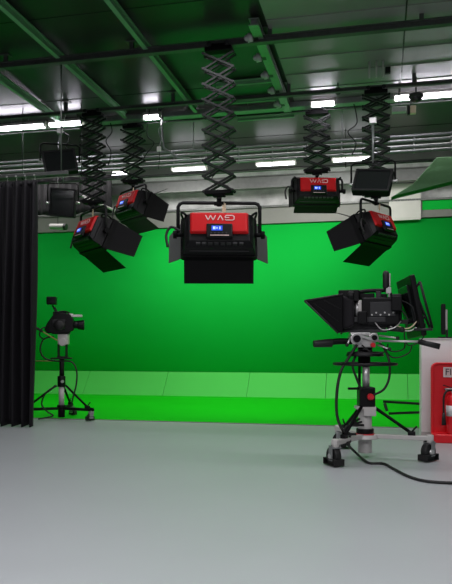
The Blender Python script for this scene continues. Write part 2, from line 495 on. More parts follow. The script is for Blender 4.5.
def studio_light(loc, yaw, tilt, label, scale=1.0, doors=(40,50,50,50), yk=.42, power=60, dl=.34, sidem='blackmatte'):
    """hung at loc (spigot); emits along local +Y tilted down"""
    t = thing('hanging_studio_light', label, 'studio light', loc, yaw, 'red backed LED studio lights on hangers')
    t.scale = (scale,)*3
    w = .50
    # yoke
    path = [(-w,0,-yk-.02),(-w,0,-.10),(-w+.02,0,-.065),(-w+.06,0,-.05),(w-.06,0,-.05),(w-.02,0,-.065),(w,0,-.10),(w,0,-yk-.02)]
    obj('yoke', MB().tube(path, .022, 8), M['black'], t)
    obj('spigot_clamp', MB().cyl((0,0,0),(0,0,-.09),.03,n=14).box((0,0,-.06),(.12,.07,.035)), M['blackmatte'], t, bev=.004)
    obj('safety_tag', MB().box((.06,-.03,-.115),(.045,.006,.11)).cyl((.06,-.03,-.05),(.06,-.03,-.065),.006,n=6), M['tagpaper'], t)
    T = Matrix.Translation((0,0,-yk)) @ rotx(-tilt)
    h = obj('housing', MB(T).loft(.06,(-.45,.45,-.25,.25),-.10,(-.41,.41,-.22,.225)).loft(-.10,(-.41,.41,-.22,.225),-.17,(-.36,.36,-.17,.19)), M['plastic'], t, bev=.012, seg=3)
    m = MB(T)
    for k in range(9):
        m.box((0, -.03, -.232+.0*k), (.72-.0*k, .006, .02)) if k == 0 else m.box((-.33+k*.074, -.135, -.195), (.05,.05,.022))
    obj('vent_grille', m, M['darkgrey'], h)
    obj('front_frame', MB(T).rim(rounded(.94,.54,.03), rounded(.84,.44,.02), .06, .15), M['blackmatte'], t)
    obj('diffuser', MB(T).box((0,.075,0),(.86,.02,.46)), M['led'], t)
    # red back cover with cut upper corners
    rc = obj('back_cover', MB(T).loft(-.15,(-.36,.36,-.09,.215),-.205,(-.33,.33,-.065,.19)), M['red'], t, bev=.014, seg=3)
    m = MB(T)
    # raised emblem, mounted upside down on the hung light
    z0, z1 = .085, .15
    def stroke(a, c, ww=.011): m.bar((a[0],-.208,a[1]), (c[0],-.208,c[1]), .008, ww, up=(0,1,0)) if False else m.bar((a[0],-.208,a[1]), (c[0],-.208,c[1]), ww, .008, up=(0,1,0))
    xs_ = [-.165,-.135,-.105,-.075,-.045]
    for i in range(4):
        stroke((xs_[i], z1 if i % 2 == 0 else z0), (xs_[i+1], z0 if i % 2 == 0 else z1))
    stroke((-.02, z0), (.012, z1)); stroke((.012, z1), (.044, z0))
    gp = [(.07, z0+.028), (.07, z0+.012), (.085, z0), (.16, z0), (.178, z0+.014), (.178, z1-.014), (.16, z1), (.085, z1), (.07, z1-.014), (.07, z1-.03), (.12, z1-.03)]
    for i in range(1, len(gp)-1): stroke(gp[i], gp[i+1])
    obj('lettering', m, M['letter'], rc)
    cp = obj('control_panel', MB(T).loft(-.19,(-.16,.16,-.16,.035),-.235,(-.15,.15,-.15,.025)), M['plastic'], t, bev=.008)
    sc = obj('display', MB(T).box((-.03,-.237,-.04),(.13,.008,.065)), M['screen'], cp)
    m = MB(T)
    for q, xx in enumerate((-.07,-.055,-.03,.005)):
        m.box((xx,-.242,-.04),(.012,.003,.035 if q != 2 else .02))
    obj('display_digits', m, M['screentext'], cp)
    m = MB(T)
    for q in range(5): m.cyl((-.10+q*.045,-.236,-.105),(-.10+q*.045,-.246,-.105),.009,n=10)
    obj('control_button', m, M['darkgrey'], cp)
    obj('label_strip', MB(T).box((0,-.2375,-.135),(.22,.004,.010)), M['letter'], cp)
    for s in (-1, 1):
        obj('tilt_knob', MB(T).cyl((s*.44,0,0),(s*.535,0,0),.028,n=14).cyl((s*.515,0,0),(s*.56,0,0),.048,n=12), M['blackmatte'], t)
        obj('corner_handle', MB(T).tube(catmull([(s*.40,-.12,.20),(s*.45,-.14,.23),(s*.46,-.05,.25),(s*.44,.04,.24)],4), .014, 8), M['plastic'], t)
    obj('cable', MB(T).tube(catmull([(-.47,-.08,.0),(-.58,-.10,.05),(-.64,-.08,-.05),(-.62,-.06,-.20)],6), .016, 8), M['rubber'], t)
    # barn doors
    tp, bt, lf, rt = [math.radians(a) for a in doors]
    y0 = .15
    def door(pts, mm='blackmatte'):
        o = obj('barn_door', MB(T).add([tuple(p) for p in pts], [(0,1,2,3)]), M[mm], t, solid=.008)
        return o
    d = Vector((0,math.cos(tp),math.sin(tp)))*dl
    door([Vector((-.43,y0,.265)),Vector((.43,y0,.265)),Vector((.43,y0,.265))+d,Vector((-.43,y0,.265))+d])
    d = Vector((0,math.cos(bt),-math.sin(bt)))*dl
    door([Vector((-.43,y0,-.265)),Vector((.43,y0,-.265)),Vector((.43,y0,-.265))+d,Vector((-.43,y0,-.265))+d])
    for s, a in ((-1, lf), (1, rt)):
        d = Vector((s*math.sin(a), math.cos(a), 0))*dl
        door([Vector((s*.465,y0,.25)),Vector((s*.465,y0,-.25)),Vector((s*.465,y0,-.19))+d,Vector((s*.465,y0,.19))+d], sidem)
    # its real output
    if power:
        la = bpy.data.lights.new('softlight', 'AREA'); la.shape = 'RECTANGLE'; la.size = .84*scale; la.size_y = .44*scale
        la.energy = power; la.color = (1,.96,.9); la.spread = math.radians(130)
        lo = bpy.data.objects.new('softlight', la); COL.objects.link(lo)
        TT = Matrix.Translation(loc) @ Matrix.Rotation(yaw, 4, 'Z') @ Matrix.Scale(scale, 4) @ T @ Matrix.Translation((0,.10,0)) @ Matrix.Rotation(pi/2, 4, 'X')
        lo.matrix_world = TT.normalized() if False else Matrix.LocRotScale(TT.to_translation(), TT.to_quaternion(), None)
    return t

def ZY(py, px, Y): return PY(px, py, Y).z
R = math.radians
# big central one
YA = 8.10
pA = scissor(219, YA, 4.73, ZY(199, 219, YA), .37, .19, 'largest black scissor hanger, nearest, above the central red-backed light')
studio_light(pA, YAW+R(2), R(20), 'largest central studio light seen from behind, blue display and open barn doors', 1.0, (40,62,34,34), yk=.44, power=8, dl=.29, sidem='satin')
YR = 9.85
pB = scissor(93, YR, 4.69, ZY(207, 93, YR), .35, .15, 'leftmost black scissor hanger')
studio_light(pB, YAW-R(55), R(24), 'leftmost studio light turned right and tilted down, two open barn doors', .94, (45,12,35,22), yk=.46, power=14, dl=.44)
YD = 10.78
pC = scissor(133, YD, 4.77, ZY(186, 133, YD), .37, .16, 'second black scissor hanger from the left')
studio_light(pC, YAW-R(52), R(20), 'smaller looking studio light above and right of the leftmost one', .84, (45,10,20,8), yk=.40, power=10)
pD = scissor(317, YD, 4.77, ZY(176, 317, YD), .39, .155, 'black scissor hanger above the farthest studio light')
studio_light(pD, YAW+R(2), R(12), 'farthest studio light seen from behind, high in front of the back wall', .80, (30,15,15,15), yk=.30, power=8, dl=.2)
pE = scissor(376, YR, 4.69, ZY(200, 376, YR), .36, .15, 'rightmost black scissor hanger')
studio_light(pE, YAW+R(48), R(24), 'rightmost studio light turned left and tilted down, under the flat black softlight', .83, (45,12,22,35), yk=.50, power=14, dl=.44)

# flat black softlights
def flat_light(c, w, h, roll, yaw, tilt, label, rod):
    t = thing('hanging_flat_light', label, 'softlight', c, yaw, 'flat black softlights')
    T = rotx(tilt) @ Matrix.Rotation(roll, 4, 'Y')
    hb = obj('housing', MB(T).box((0,0,0),(w,.10,h)), M['blackmatte'], t, bev=.01)
    obj('front_frame', MB(T).rim(rounded(w,h,.02), rounded(w-.06,h-.06,.01), -.075, -.05), M['black'], t)
    obj('panel', MB(T).box((0,-.055,0),(w-.06,.01,h-.06)), M['offscreen'], t)
    obj('heat_sink', MB(T).loft(.05,(-w*.35,w*.35,-h*.35,h*.35),.13,(-w*.25,w*.25,-h*.25,h*.25)), M['darkgrey'], t, bev=.008)
    yy = h/2+.10
    obj('yoke', MB().tube([(-w/2-.04,0,-.02),(-w/2-.04,0,yy-.03),(-w/2,0,yy),(w/2,0,yy),(w/2+.04,0,yy-.03),(w/2+.04,0,-.02)], .013, 8), M['blackmatte'], t)
    for s in (-1,1): obj('tilt_knob', MB().cyl((s*w*.48,0,0),(s*(w/2+.07),0,0),.02,n=12), M['silver'], t)
    obj('hanging_rod', MB().cyl((0,0,yy-.01),(0,0,yy+rod),.016,n=10), M['steel'], t)
    obj('pipe_clamp', MB().box((0,0,yy+rod),(.09,.07,.08)), M['silver'], t, bev=.006)
    return t
flat_light(PY(60,163,9.6), .50, .37, R(-10), R(26), R(-14), 'flat black softlight above the curtain end', .2)
flat_light(PY(63,203,11.2), .46, .50, R(4), R(14), R(4), 'dim flat black softlight hanging behind the leftmost studio light', .3)
flat_light(PY(373,183,9.3), .50, .36, R(7), R(-8), R(-26), 'flat black softlight in front of the rightmost scissor hanger', .55)

# small ceiling fittings at the upper right
p = PY(416, 98, 10.0)
t = thing('ceiling_dome', 'small dark domed fitting by the upper right fluorescent light', 'ceiling fitting', p)
obj('base', MB().lathe((0,0,0), [(.10,.0),(.11,.03),(.10,.05),(.0,.05)]), M['darkgrey'], t)
obj('dome', MB().ball((0,0,0), .085, (1,1,.8)), M['offscreen'], t)
obj('hanging_rod', MB().cyl((0,0,.04),(0,0,H-p.z),.012,n=8), M['darkgrey'], t)
p = PY(413, 110, 10.0)
t = thing('ceiling_beacon', 'small pale yellow box hanging under the dark dome', 'ceiling fitting', p)
obj('body', MB().box((0,0,0),(.08,.08,.11)), M['tagpaper'], t, bev=.008)
obj('bracket', MB().box((-.06,0,0),(.04,.06,.13)).cyl((-.03,.0,.05),(-.03,.0,.14),.008,n=6), M['black'], t, bev=.004)
p = PY(399, 110, 10.1)
t = thing('ceiling_speaker', 'small grey box left of the pale yellow one', 'ceiling fitting', p)
obj('body', MB().box((0,0,0),(.20,.10,.08)), M['bulb'], t, bev=.008)
obj('hanging_rod', MB().cyl((0,0,.03),(0,0,H-p.z),.008,n=6), M['darkgrey'], t)
p = PY(338, 92, 9.95)
t = thing('ceiling_sensor', 'small black sensor on the dark rail at the upper middle', 'ceiling fitting', p)
obj('body', MB().lathe((0,0,-.03), [(.03,0),(.05,.02),(.05,.07),(.03,.09)], 16), M['black'], t)
obj('hanging_rod', MB().cyl((0,0,.04),(0,0,H-p.z),.008,n=6), M['black'], t)
p = PY(377, 76, 9.3)
t = thing('ceiling_bracket', 'white pronged bracket with black clamp fixed under the roof at upper right', 'bracket', p)
obj('plate', MB().box((0,0,H-p.z-.01),(.34,.16,.02)), M['white_metal'], t)
for k in range(3): obj('prong', MB().cyl((-.10+.09*k,0,H-p.z-.02),(-.10+.09*k,0,-.02),.012,n=8), M['white_metal'], t)
obj('clamp', MB().box((.14,0,.06),(.07,.07,.08)), M['black'], t, bev=.006)

# added drape darkening the wall in place of equipment, and clutter, behind left lights
p0 = PZ(36, 12.9); p1 = PZ(112, 12.9)
t = thing('hanging_clutter_standin', 'added dark drape standing in for dark equipment high behind the two left studio lights', 'drape', ((p0+p1)/2, 12.9, ZY(177, 75, 12.9)))
Lb = p1-p0; hb = ZY(177,75,12.9)-ZY(214,75,12.9)
vs = []; fs = []; nn = 90
for j in range(7):
    for i in range(nn+1):
        x = -Lb/2+Lb*i/nn
        vs.append((x, .035*math.sin(x*22)+.02*math.sin(x*7+j*.3), -hb*j/6+.02*math.sin(x*5)*(j/6)))
for j in range(6):
    for i in range(nn): fs.append((j*(nn+1)+i, j*(nn+1)+i+1, (j+1)*(nn+1)+i+1, (j+1)*(nn+1)+i))
obj('fabric', MB().add(vs, fs, True), M['curtain'], t, solid=.004)
obj('top_batten', MB().cyl((-Lb/2-.1,0,.02),(Lb/2+.1,0,.02),.02,n=10), M['darksteel'], t)
for e in (-.4,.4): obj('hanging_rod', MB().cyl((e*Lb,0,.02),(e*Lb,0,H-ZY(177,75,12.9)),.007,n=6), M['darksteel'], t)
a = PY(80,195,11.9); c = PY(116,211,11.9)
t = thing('hanging_boom_pipe', 'pale slanted pipe between the two left studio lights', 'pipe', a)
obj('pipe', MB().cyl((0,0,0), tuple(c-a), .024, n=12), M['white_metal'], t)
obj('pipe_clamp', MB().box((0,0,.02),(.10,.09,.10)), M['darkgrey'], t, bev=.006)
obj('hanging_rod', MB().cyl((0,0,.04),(0,0,H-a.z),.01,n=8), M['darksteel'], t)
p = PY(58,226,11.6)
t = thing('hanging_work_lamp', 'small pale cylindrical lamp hanging left of the leftmost studio light', 'lamp', p)
obj('body', MB().cyl((-.16,0,0),(.12,0,-.02),.05,.055,n=18), M['white_metal'], t, bev=.006)
obj('rear_cap', MB().cyl((.12,0,-.02),(.17,0,-.025),.062,n=18), M['darkgrey'], t, bev=.004)
obj('hanging_rod', MB().cyl((.0,0,.04),(0,0,H-p.z),.009,n=8), M['darksteel'], t)

# junction box and bent conduit left of the central hanger
p = PY(159, 149, 10.3)
t = thing('hanging_junction_box', 'small white junction box hanging left of the central scissor hanger', 'junction box', p)
obj('box', MB().box((0,0,0),(.065,.04,.075)), M['white'], t, bev=.005)
obj('flex', MB().tube(catmull([(0,0,.03),(.03,0,.15),(.0,0,.3),(.06,0,.42),(.02,.1,H-p.z)],5), .009, 6), M['steel'], t)
obj('drop_cable', MB().tube(catmull([(0,0,-.03),(.01,0,-.15),(-.01,0,-.32)],4), .005, 6), M['rubber'], t)
a = PY(162,131,10.5); c = PY(164,148,10.5); e = PY(178,158,10.5); f_ = PY(190,158,10.5)
t = thing('hanging_conduit', 'bent pale conduit pipe beside the white junction box', 'conduit', a)
up = Vector((0,0,H-a.z))
obj('pipe', MB().tube([tuple(q-a) for q in (a+up,a,c,e,f_)], .02, 8), M['steel'], t)

# slack cables looping under the grid
def cable(name, pts, r, label, group, m='rubber'):
    b = MB().tube(catmull(pts, 8), r, 8)
    return tag(obj(name, b, M[m]), label, 'cable', group)
cb = [((66,119),(62,130),(69,137),(66,150),(72,158), 10.3, 'thin black cable dangling left of the leftmost scissor hanger'),
      ((150,121),(147,134),(154,143),(147,153),(143,160), 10.4, 'thin black cable curling down between second scissor hanger and junction box'),
      ((108,121),(112,131),(106,141),(111,152),(108,166), 10.6, 'thin black cable dangling between the two left scissor hangers'),
      ((352,108),(357,122),(348,132),(356,143),(352,155), 10.6, 'thin black cable dangling left of the rightmost scissor hanger')]
for q in cb:
    pts = [PY(x, y, q[5]+.03*k) for k, (x, y) in enumerate(q[:5])]
    pts[0].z = H-.01
    cable('hanging_cable', pts, .009, q[6], 'dangling ceiling cables')

# ------------------------------------------------------------------ curtain
YC = 8.30
X1c = PZ(37, YC); X0c = X1c-2.4
ztop = ZY(181, 30, YC); zbot = .015
t = thing('studio_curtain', 'full-length black pleated curtain hanging at the left edge', 'curtain', (X1c, YC, 0))
nx = 260; nz = 36
vs = []; fs = []
Lc = X1c-X0c
for j in range(nz+1):
    v = j/nz
    z = ztop + (zbot-ztop)*v
    for i in range(nx+1):
        u = i/nx
        x = -Lc*u
        ph = x*2*pi/.135 + .7*math.sin(x*7.3)+ .35*math.sin(v*5+x*9)
        amp = .026 + .032*min(1, v*2.2) + .012*math.sin(x*5.1+2)
        y = amp*math.sin(ph) + .012*math.sin(2.1*ph+1.3+v*2) + .02*math.sin(x*3.7+v*1.7)
        xx = x + .010*math.sin(v*4+x*11) - .05*v*(1-u)
        zz = z + (.012*math.sin(ph*1.0+.5) if j == nz else 0) + (.012*math.sin(ph) if j == 0 else 0)
        vs.append((xx, y, zz))
for j in range(nz):
    for i in range(nx):
        fs.append((j*(nx+1)+i, j*(nx+1)+i+1, (j+1)*(nx+1)+i+1, (j+1)*(nx+1)+i))
obj('fabric', MB().add(vs, fs, True), M['curtain'], t, solid=.004)
m = MB()
vs = []; fs = []
for j in range(2):
    for i in range(nx+1):
        x = -Lc*i/nx
        ph = x*2*pi/.135 + .7*math.sin(x*7.3)
        vs.append((x, .022*math.sin(ph)-.012, ztop+.005-.06*j))
for i in range(nx): fs.append((i, i+1, nx+1+i+1, nx+1+i))
obj('header_tape', MB().add(vs, fs, True), M['curtain'], t, solid=.004)
tr = thing('curtain_track', 'dark curtain track with small pale runners at the left', 'curtain track', (X1c, YC, ztop+.06))
obj('profile', MB().box((-Lc/2+.2,0,.02),(Lc+.5,.04,.045)), M['darksteel'], tr, bev=.003)
for k in range(15):
    x = -.03-k*.135
    rr = obj('runner', MB().cyl((x,-.024,.01),(x,.024,.01),.014,n=10).box((x,0,-.03),(.008,.006,.05)), M['silver'], tr)
for x in (.35, -Lc*.45, -Lc+.1):
    obj('hanging_rod', MB().cyl((x,0,.04),(x,0,H-ztop-.06),.008,n=6), M['darksteel'], tr)

# ------------------------------------------------------------------ near camera on its pedestal
def caster(parent, x, y, ang, r=.075):
    """wheel, fork and cable guard under a leg end"""
    T = Matrix.Translation((x,y,0)) @ Matrix.Rotation(ang,4,'Z')
    c = obj('caster', MB(T).cyl((0,0,.165),(0,0,.145),.04,n=16).box((-.01,-.035,.11),(.07,.010,.11)).box((-.01,.035,.11),(.07,.010,.11)).box((-.01,0,.15),(.08,.08,.015)), M['steel'], parent, bev=.003)
    T2 = T @ Matrix.Translation((-.03,0,0))
    return c, T2, r
def pedestal_leg(t, ang, Rl, zl, wl, hl, m_arm, wr, brace_top, brace_r):
    dx, dy = math.cos(ang), math.sin(ang)
    leg = obj('leg', MB().bar((dx*.05,dy*.05,zl),(dx*(Rl+.03),dy*(Rl+.03),zl),wl,hl).cyl((dx*Rl,dy*Rl,zl-hl/2-.02),(dx*Rl,dy*Rl,zl+hl/2+.012),wl*.55,n=16), M[m_arm], t, bev=.006)
    T = Matrix.Translation((dx*Rl,dy*Rl,0)) @ Matrix.Rotation(ang+R(60),4,'Z')
    zc = zl-hl/2
    obj('caster_fork', MB(T).cyl((0,0,zc-.03),(0,0,zc+.01),.03,n=14).box((-.015,-wr*.5,zc*.62),(.06,.008,zc*.72)).box((-.015,wr*.5,zc*.62),(.06,.008,zc*.72)).box((-.01,0,zc-.025),(.07,wr+.01,.014)), M['steel'], leg, bev=.003)
    obj('wheel', MB(T).cyl((-.03,-wr*.35,wr+.004),(-.03,wr*.35,wr+.004),wr,n=24), M['rubber'], leg, bev=.006)
    obj('wheel_hub', MB(T).cyl((-.03,-wr*.55,wr+.004),(-.03,wr*.55,wr+.004),wr*.3,n=14), M['silver'], leg)
    obj('cable_guard', MB(T).rim([(x-.03, z) for x, z in ((wr*1.15,.010),(wr*1.15,.070),(-wr*1.15,.070),(-wr*1.15,.010))], [(x-.03, z) for x, z in ((wr*1.05,.016),(wr*1.05,.064),(-wr*1.05,.064),(-wr*1.05,.016))], -wr*.62, wr*.62), M['rubber'], leg, bev=.004)
    obj('brace', MB().cyl((dx*.08,dy*.08,brace_top),(dx*brace_r,dy*brace_r,zl+hl/2+.02),.016,n=10), M['blackmatte'], t)
    cl = obj('brace_clamp', MB().box((dx*brace_r,dy*brace_r,zl+hl/2+.012),(.07,.05,.05),Matrix.Rotation(ang,3,'Z')), M['plastic'], t, bev=.006)
    obj('clamp_lever', MB().cyl((dx*brace_r,dy*brace_r,zl+hl/2+.03),(dx*(brace_r+.05),dy*(brace_r+.05),zl+hl/2+.09),.009,n=8), M['plastic'], cl)

base = W(365, 345, 6.65); base.z = 0
def cabs(dx_, dz, dd=0.0):
    """offset along picture right / depth in the pedestal's frame (rotated with the view axis)"""
    return (dx_, dd, dz)
t = thing('camera_pedestal', 'near camera pedestal at the right with pale base arms and steering ring', 'camera pedestal', base, YAW, 'camera pedestals')
for a in (-127, -19, 106):
    pedestal_leg(t, R(a), .61, .215, .062, .042, 'white_metal', .086, .50, .44)
obj('base_plate', MB().cyl((0,0,.190),(0,0,.228),.14,.12,n=32), M['white_metal'], t, bev=.006)
obj('lower_column', MB().cyl((0,0,.05),(0,0,.48),.066,n=32), M['white_metal'], t, bev=.004)
obj('column_collar', MB().cyl((0,0,.235),(0,0,.285),.085,n=32), M['plastic'], t, bev=.008)
obj('warning_ring', MB().cyl((0,0,.222),(0,0,.238),.095,n=32), M['redknob'], t)
obj('brace_bracket', MB().box((.03,-.07,.45),(.12,.05,.075)).box((0,0,.49),(.19,.15,.03)), M['white_metal'], t, bev=.006)
cb_ = obj('valve_block', MB().box((.01,0,.59),(.155,.15,.20)), M['plastic'], t, bev=.012)
obj('pressure_knob', MB().cyl((.035,-.07,.60),(.035,-.12,.60),.034,.030,n=20).cyl((.035,-.12,.60),(.035,-.135,.60),.02,n=16), M['redknob'], cb_)
obj('lock_lever', MB().box((-.10,-.02,.675),(.14,.04,.022)), M['plastic'], t, bev=.004)
obj('inner_column', MB().cyl((.01,0,.68),(.01,0,.92),.036,n=24), M['silver'], t)
obj('guide_rod', MB().cyl((-.05,.02,.68),(-.05,.02,1.0),.014,n=12), M['blackmatte'], t)
rg = obj('steering_ring', MB().ring((.0,0,.915),.30,.014,56,10), M['black'], t)
for k in range(3):
    a = 2*pi*k/3+.4
    obj('spoke', MB().cyl((math.cos(a)*.05,math.sin(a)*.05,.915),(math.cos(a)*.29,math.sin(a)*.29,.915),.010,n=8), M['black'], rg)
obj('ring_hub', MB().cyl((0,0,.89),(0,0,.99),.052,n=24), M['blackmatte'], t, bev=.004)
obj('top_plate', MB().cyl((0,0,.99),(0,0,1.035),.185,.17,n=40), M['black'], t, bev=.008)
obj('head_post', MB().cyl((0,0,1.035),(0,0,1.075),.07,n=24), M['plastic'], t)
hd = obj('pan_head', MB().box((-.01,0,1.12),(.20,.16,.09)).cyl((-.10,-.10,1.16),(-.10,.10,1.16),.06,n=24).cyl((.07,-.09,1.17),(.07,.09,1.17),.048,n=24).box((-.02,0,1.205),(.26,.12,.035)), M['silver'], t, bev=.008)
obj('drag_dial', MB().cyl((-.10,-.10,1.16),(-.10,-.125,1.16),.035,n=18).cyl((.07,-.09,1.17),(.07,-.115,1.17),.026,n=18), M['blackmatte'], hd)
obj('red_lock', MB().cyl((.055,-.085,1.10),(.055,-.12,1.10),.022,n=14), M['redknob'], hd)
obj('tilt_link', MB().bar((-.12,-.10,1.20),(.14,-.10,1.13),.014,.022), M['silver'], hd)
# pan bars with grips
pb = obj('pan_bar', MB().cyl((.08,-.12,1.14),(.46,-.34,1.132),.011,n=10), M['silver'], t)
obj('grip', MB().cyl((.43,-.32,1.132),(.61,-.39,1.085),.024,.028,n=14), M['rubber'], pb)
cw = obj('front_bar', MB().tube(catmull([(-.14,-.06,1.135),(-.28,-.09,1.135),(-.40,-.11,1.12),(-.47,-.12,1.115)],5), .030, 12), M['plastic'], t)
obj('front_grip', MB().cyl((-.34,-.10,1.12),(-.52,-.13,1.11),.042,.034,n=14), M['rubber'], cw, bev=.006)
# cables looping down the pedestal
obj('loop_cable', MB().tube(catmull([(-.10,-.10,1.10),(-.20,-.16,.96),(-.27,-.20,.85),(-.31,-.22,.66),(-.31,-.22,.44),(-.26,-.24,.30),(-.18,-.28,.26)],7), .014, 8), M['rubber'], t)
obj('loop_cable', MB().tube(catmull([(.15,-.10,1.10),(.20,-.14,.96),(.20,-.16,.80),(.15,-.16,.68),(.06,-.11,.62)],7), .012, 8), M['rubber'], t)
obj('loop_cable', MB().tube(catmull([(-.06,-.05,1.06),(-.14,-.10,.92),(-.10,-.09,.78),(-.05,-.08,.67)],6), .012, 8), M['rubber'], t)

for q, (p0_, p1_) in enumerate((((.12,-.10,1.19),(.27,-.20,1.165)),((-.15,-.08,1.19),(-.20,-.14,1.10)),((.10,-.10,1.10),(.20,-.17,1.06)))):
    lv = obj('head_lever', MB().cyl(p0_, p1_, .009, n=8), M['silver'], t)
    obj('lever_knob', MB().ball(p1_, .018, n=10, m=8), M['rubber'], lv)
for pts in (((.12,-.09,1.12),(.22,-.16,1.04),(.33,-.17,1.06),(.36,-.12,1.12)), ((-.05,-.10,1.10),(.04,-.17,1.02),(.16,-.17,1.04),(.20,-.10,1.11)), ((.14,-.08,1.10),(.24,-.13,.98),(.38,-.16,1.02),(.42,-.14,1.10))):
    obj('loop_cable', MB().tube(catmull(pts,6), .007, 6), M['rubber'], t)
# cable bundle on the left arm
T = Matrix.Translation(base) @ Matrix.Rotation(YAW,4,'Z')
def loc_(p): return T @ Vector(p)
m = MB()
for k in range(4):
    pts = [(-.10+.02*k,-.12,.42-.03*k),(-.19-.01*k,-.22-.015*k,.34),(-.23,-.30+.01*k,.275),(-.20+.02*k,-.27,.262)]
    m.tube(catmull(pts,5), .012, 7)
obj('cable_bundle', m, M['rubber'], t)

# the camera itself: lens towards local -x
cp_ = base + Vector((0,0,1.2245))
t = thing('studio_camera', 'near studio camera with black teleprompter hood, on the pedestal at the right', 'camera', cp_, YAW-R(14), 'studio cameras')
obj('mount_plate', MB().box((0,0,.012),(.42,.12,.024)).box((-.05,0,.034),(.5,.09,.02)), M['darkgrey'], t, bev=.004)
bd = obj('body', MB().box((.15,0,.20),(.36,.19,.27)).box((.06,0,.10),(.5,.15,.11)).box((.30,0,.24),(.10,.17,.25)), M['plastic'], t, bev=.016, seg=3)
obj('side_panel', MB().box((.17,-.098,.22),(.24,.012,.14)).box((.05,-.098,.12),(.30,.012,.05)), M['darkgrey'], bd, bev=.006)
m = MB()
for k in range(6): m.cyl((.07+.04*k,-.10,.165+.02*(k%2)),(.07+.04*k,-.112,.165+.02*(k%2)),.009,n=10)
obj('button', m, M['silver'], bd)
ln = obj('lens', MB().cyl((-.03,0,.22),(-.16,0,.22),.075,.085,n=28).cyl((-.16,0,.22),(-.27,0,.22),.092,.10,n=28).cyl((-.10,0,.22),(-.13,0,.22),.098,n=28), M['plastic'], t, bev=.005)
obj('lens_ring', MB().cyl((-.06,0,.22),(-.085,0,.22),.088,n=28), M['silver'], ln)
obj('front_glass', MB().cyl((-.268,0,.22),(-.274,0,.22),.085,n=28), M['glass'], ln)
obj('lens_support', MB().box((-.045,-.085,.25),(.035,.03,.12)), M['white_metal'], t, bev=.006)
# top handle
obj('top_handle', MB().tube(catmull([(-.10,0,.335),(-.07,0,.385),(.0,0,.402),(.12,0,.405),(.22,0,.40),(.25,0,.33)],5), .020, 10), M['plastic'], t)
obj('zoom_motor', MB().box((-.15,-.02,.355),(.20,.18,.11)).cyl((-.16,-.09,.35),(-.10,-.09,.35),.05,n=18), M['plastic'], t, bev=.012)
obj('top_box', MB().box((.02,.03,.35),(.14,.10,.06)).box((.16,.03,.348),(.10,.12,.045)), M['plastic'], t, bev=.008)
obj('receiver', MB().box((.13,-.04,.36),(.05,.05,.07)), M['darkgrey'], t, bev=.006)
obj('side_box', MB().box((.30,-.13,.27),(.10,.07,.14)), M['plastic'], t, bev=.010)
obj('side_box', MB().box((-.02,-.115,.14),(.09,.05,.12)), M['plastic'], t, bev=.010)
obj('focus_demand', MB().cyl((.22,-.10,.03),(.34,-.15,.02),.022,n=14).ball((.35,-.155,.02),.028), M['rubber'], t)
# teleprompter: hood profile in x-z
tp = obj('prompter_hood', MB().prism([(-.55,.30),(-.20,.355),(-.20,.0),(-.245,-.005)], -.21, .21), M['blackmatte'], t, bev=.008)
obj('hood_edge', MB().tube([(-.56,-.22,.30),(-.56,.22,.30)], .010, 8).tube([(-.56,-.22,.30),(-.24,-.22,-.012)], .010, 8).tube([(-.56,.22,.30),(-.24,.22,-.012)], .010, 8).tube([(-.56,-.22,.305),(-.20,-.215,.36)], .008, 8), M['darkgrey'], tp)
obj('hood_rib', MB().bar((-.48,-.213,.28),(-.24,-.213,.10),.006,.008).bar((-.38,-.213,.31),(-.22,-.213,.22),.008,.012), M['plastic'], tp)
obj('prompter_glass', MB().add([(-.55,-.18,.285),(-.55,.18,.285),(-.265,.18,.012),(-.265,-.18,.012)], [(0,1,2,3)]), M['glass'], t, solid=.006)
obj('hood_curtain', MB().prism([(-.22,.36),(-.10,.31),(-.10,.06),(-.22,.02)], -.14, .14), M['curtain'], t, bev=.02)
obj('rail_rod', MB().cyl((-.24,-.06,.05),(.22,-.06,.05),.009,n=8).cyl((-.24,.06,.05),(.22,.06,.05),.009,n=8), M['darkgrey'], t)
# operator monitor on the rear, seen nearly edge on
A = Matrix.Translation((.49,0,-.05)) @ Matrix.Rotation(R(-11),4,'Y') @ Matrix.Rotation(R(16),4,'Z')
mo = obj('monitor', MB(A).box((0,0,.29),(.05,.46,.58)), M['plastic'], t, bev=.012, seg=3)
obj('monitor_screen', MB(A).box((.027,0,.29),(.006,.42,.52)), M['offscreen'], mo)
obj('monitor_back', MB(A).loft(-.15,(-.05,-.024,.08,.5),.15,(-.05,-.024,.08,.5)), M['offscreen'], mo, bev=.006)
obj('monitor_stay', MB().cyl((.40,-.08,.08),(.56,-.14,.14),.014,n=8).cyl((.44,.1,.5),(.60,-.14,.04),.012,n=8).cyl((.51,-.24,.46),(.62,-.24,.03),.012,n=8).cyl((.51,-.24,.46),(.45,-.16,.38),.012,n=8), M['black'], t)
obj('monitor_arm', MB().box((.36,0,.10),(.24,.06,.04)).box((.46,0,.10),(.04,.12,.14)), M['darkgrey'], t, bev=.006)
obj('monitor_hand_bar', MB().cyl((.46,-.20,.02),(.62,-.25,.02),.013,n=10), M['darkgrey'], t)
# microphone on the top
mi = obj('microphone', MB().lathe((.20,-.06,.41), [(.014,0),(.030,.02),(.032,.14),(.026,.17),(.010,.18)], 18), M['rubber'], t)
obj('microphone_clip', MB().box((.225,-.06,.40),(.05,.04,.06)).cyl((.23,-.06,.33),(.23,-.06,.44),.012,n=8).box((.237,-.075,.50),(.014,.03,.12)), M['silver'], mi, bev=.004)
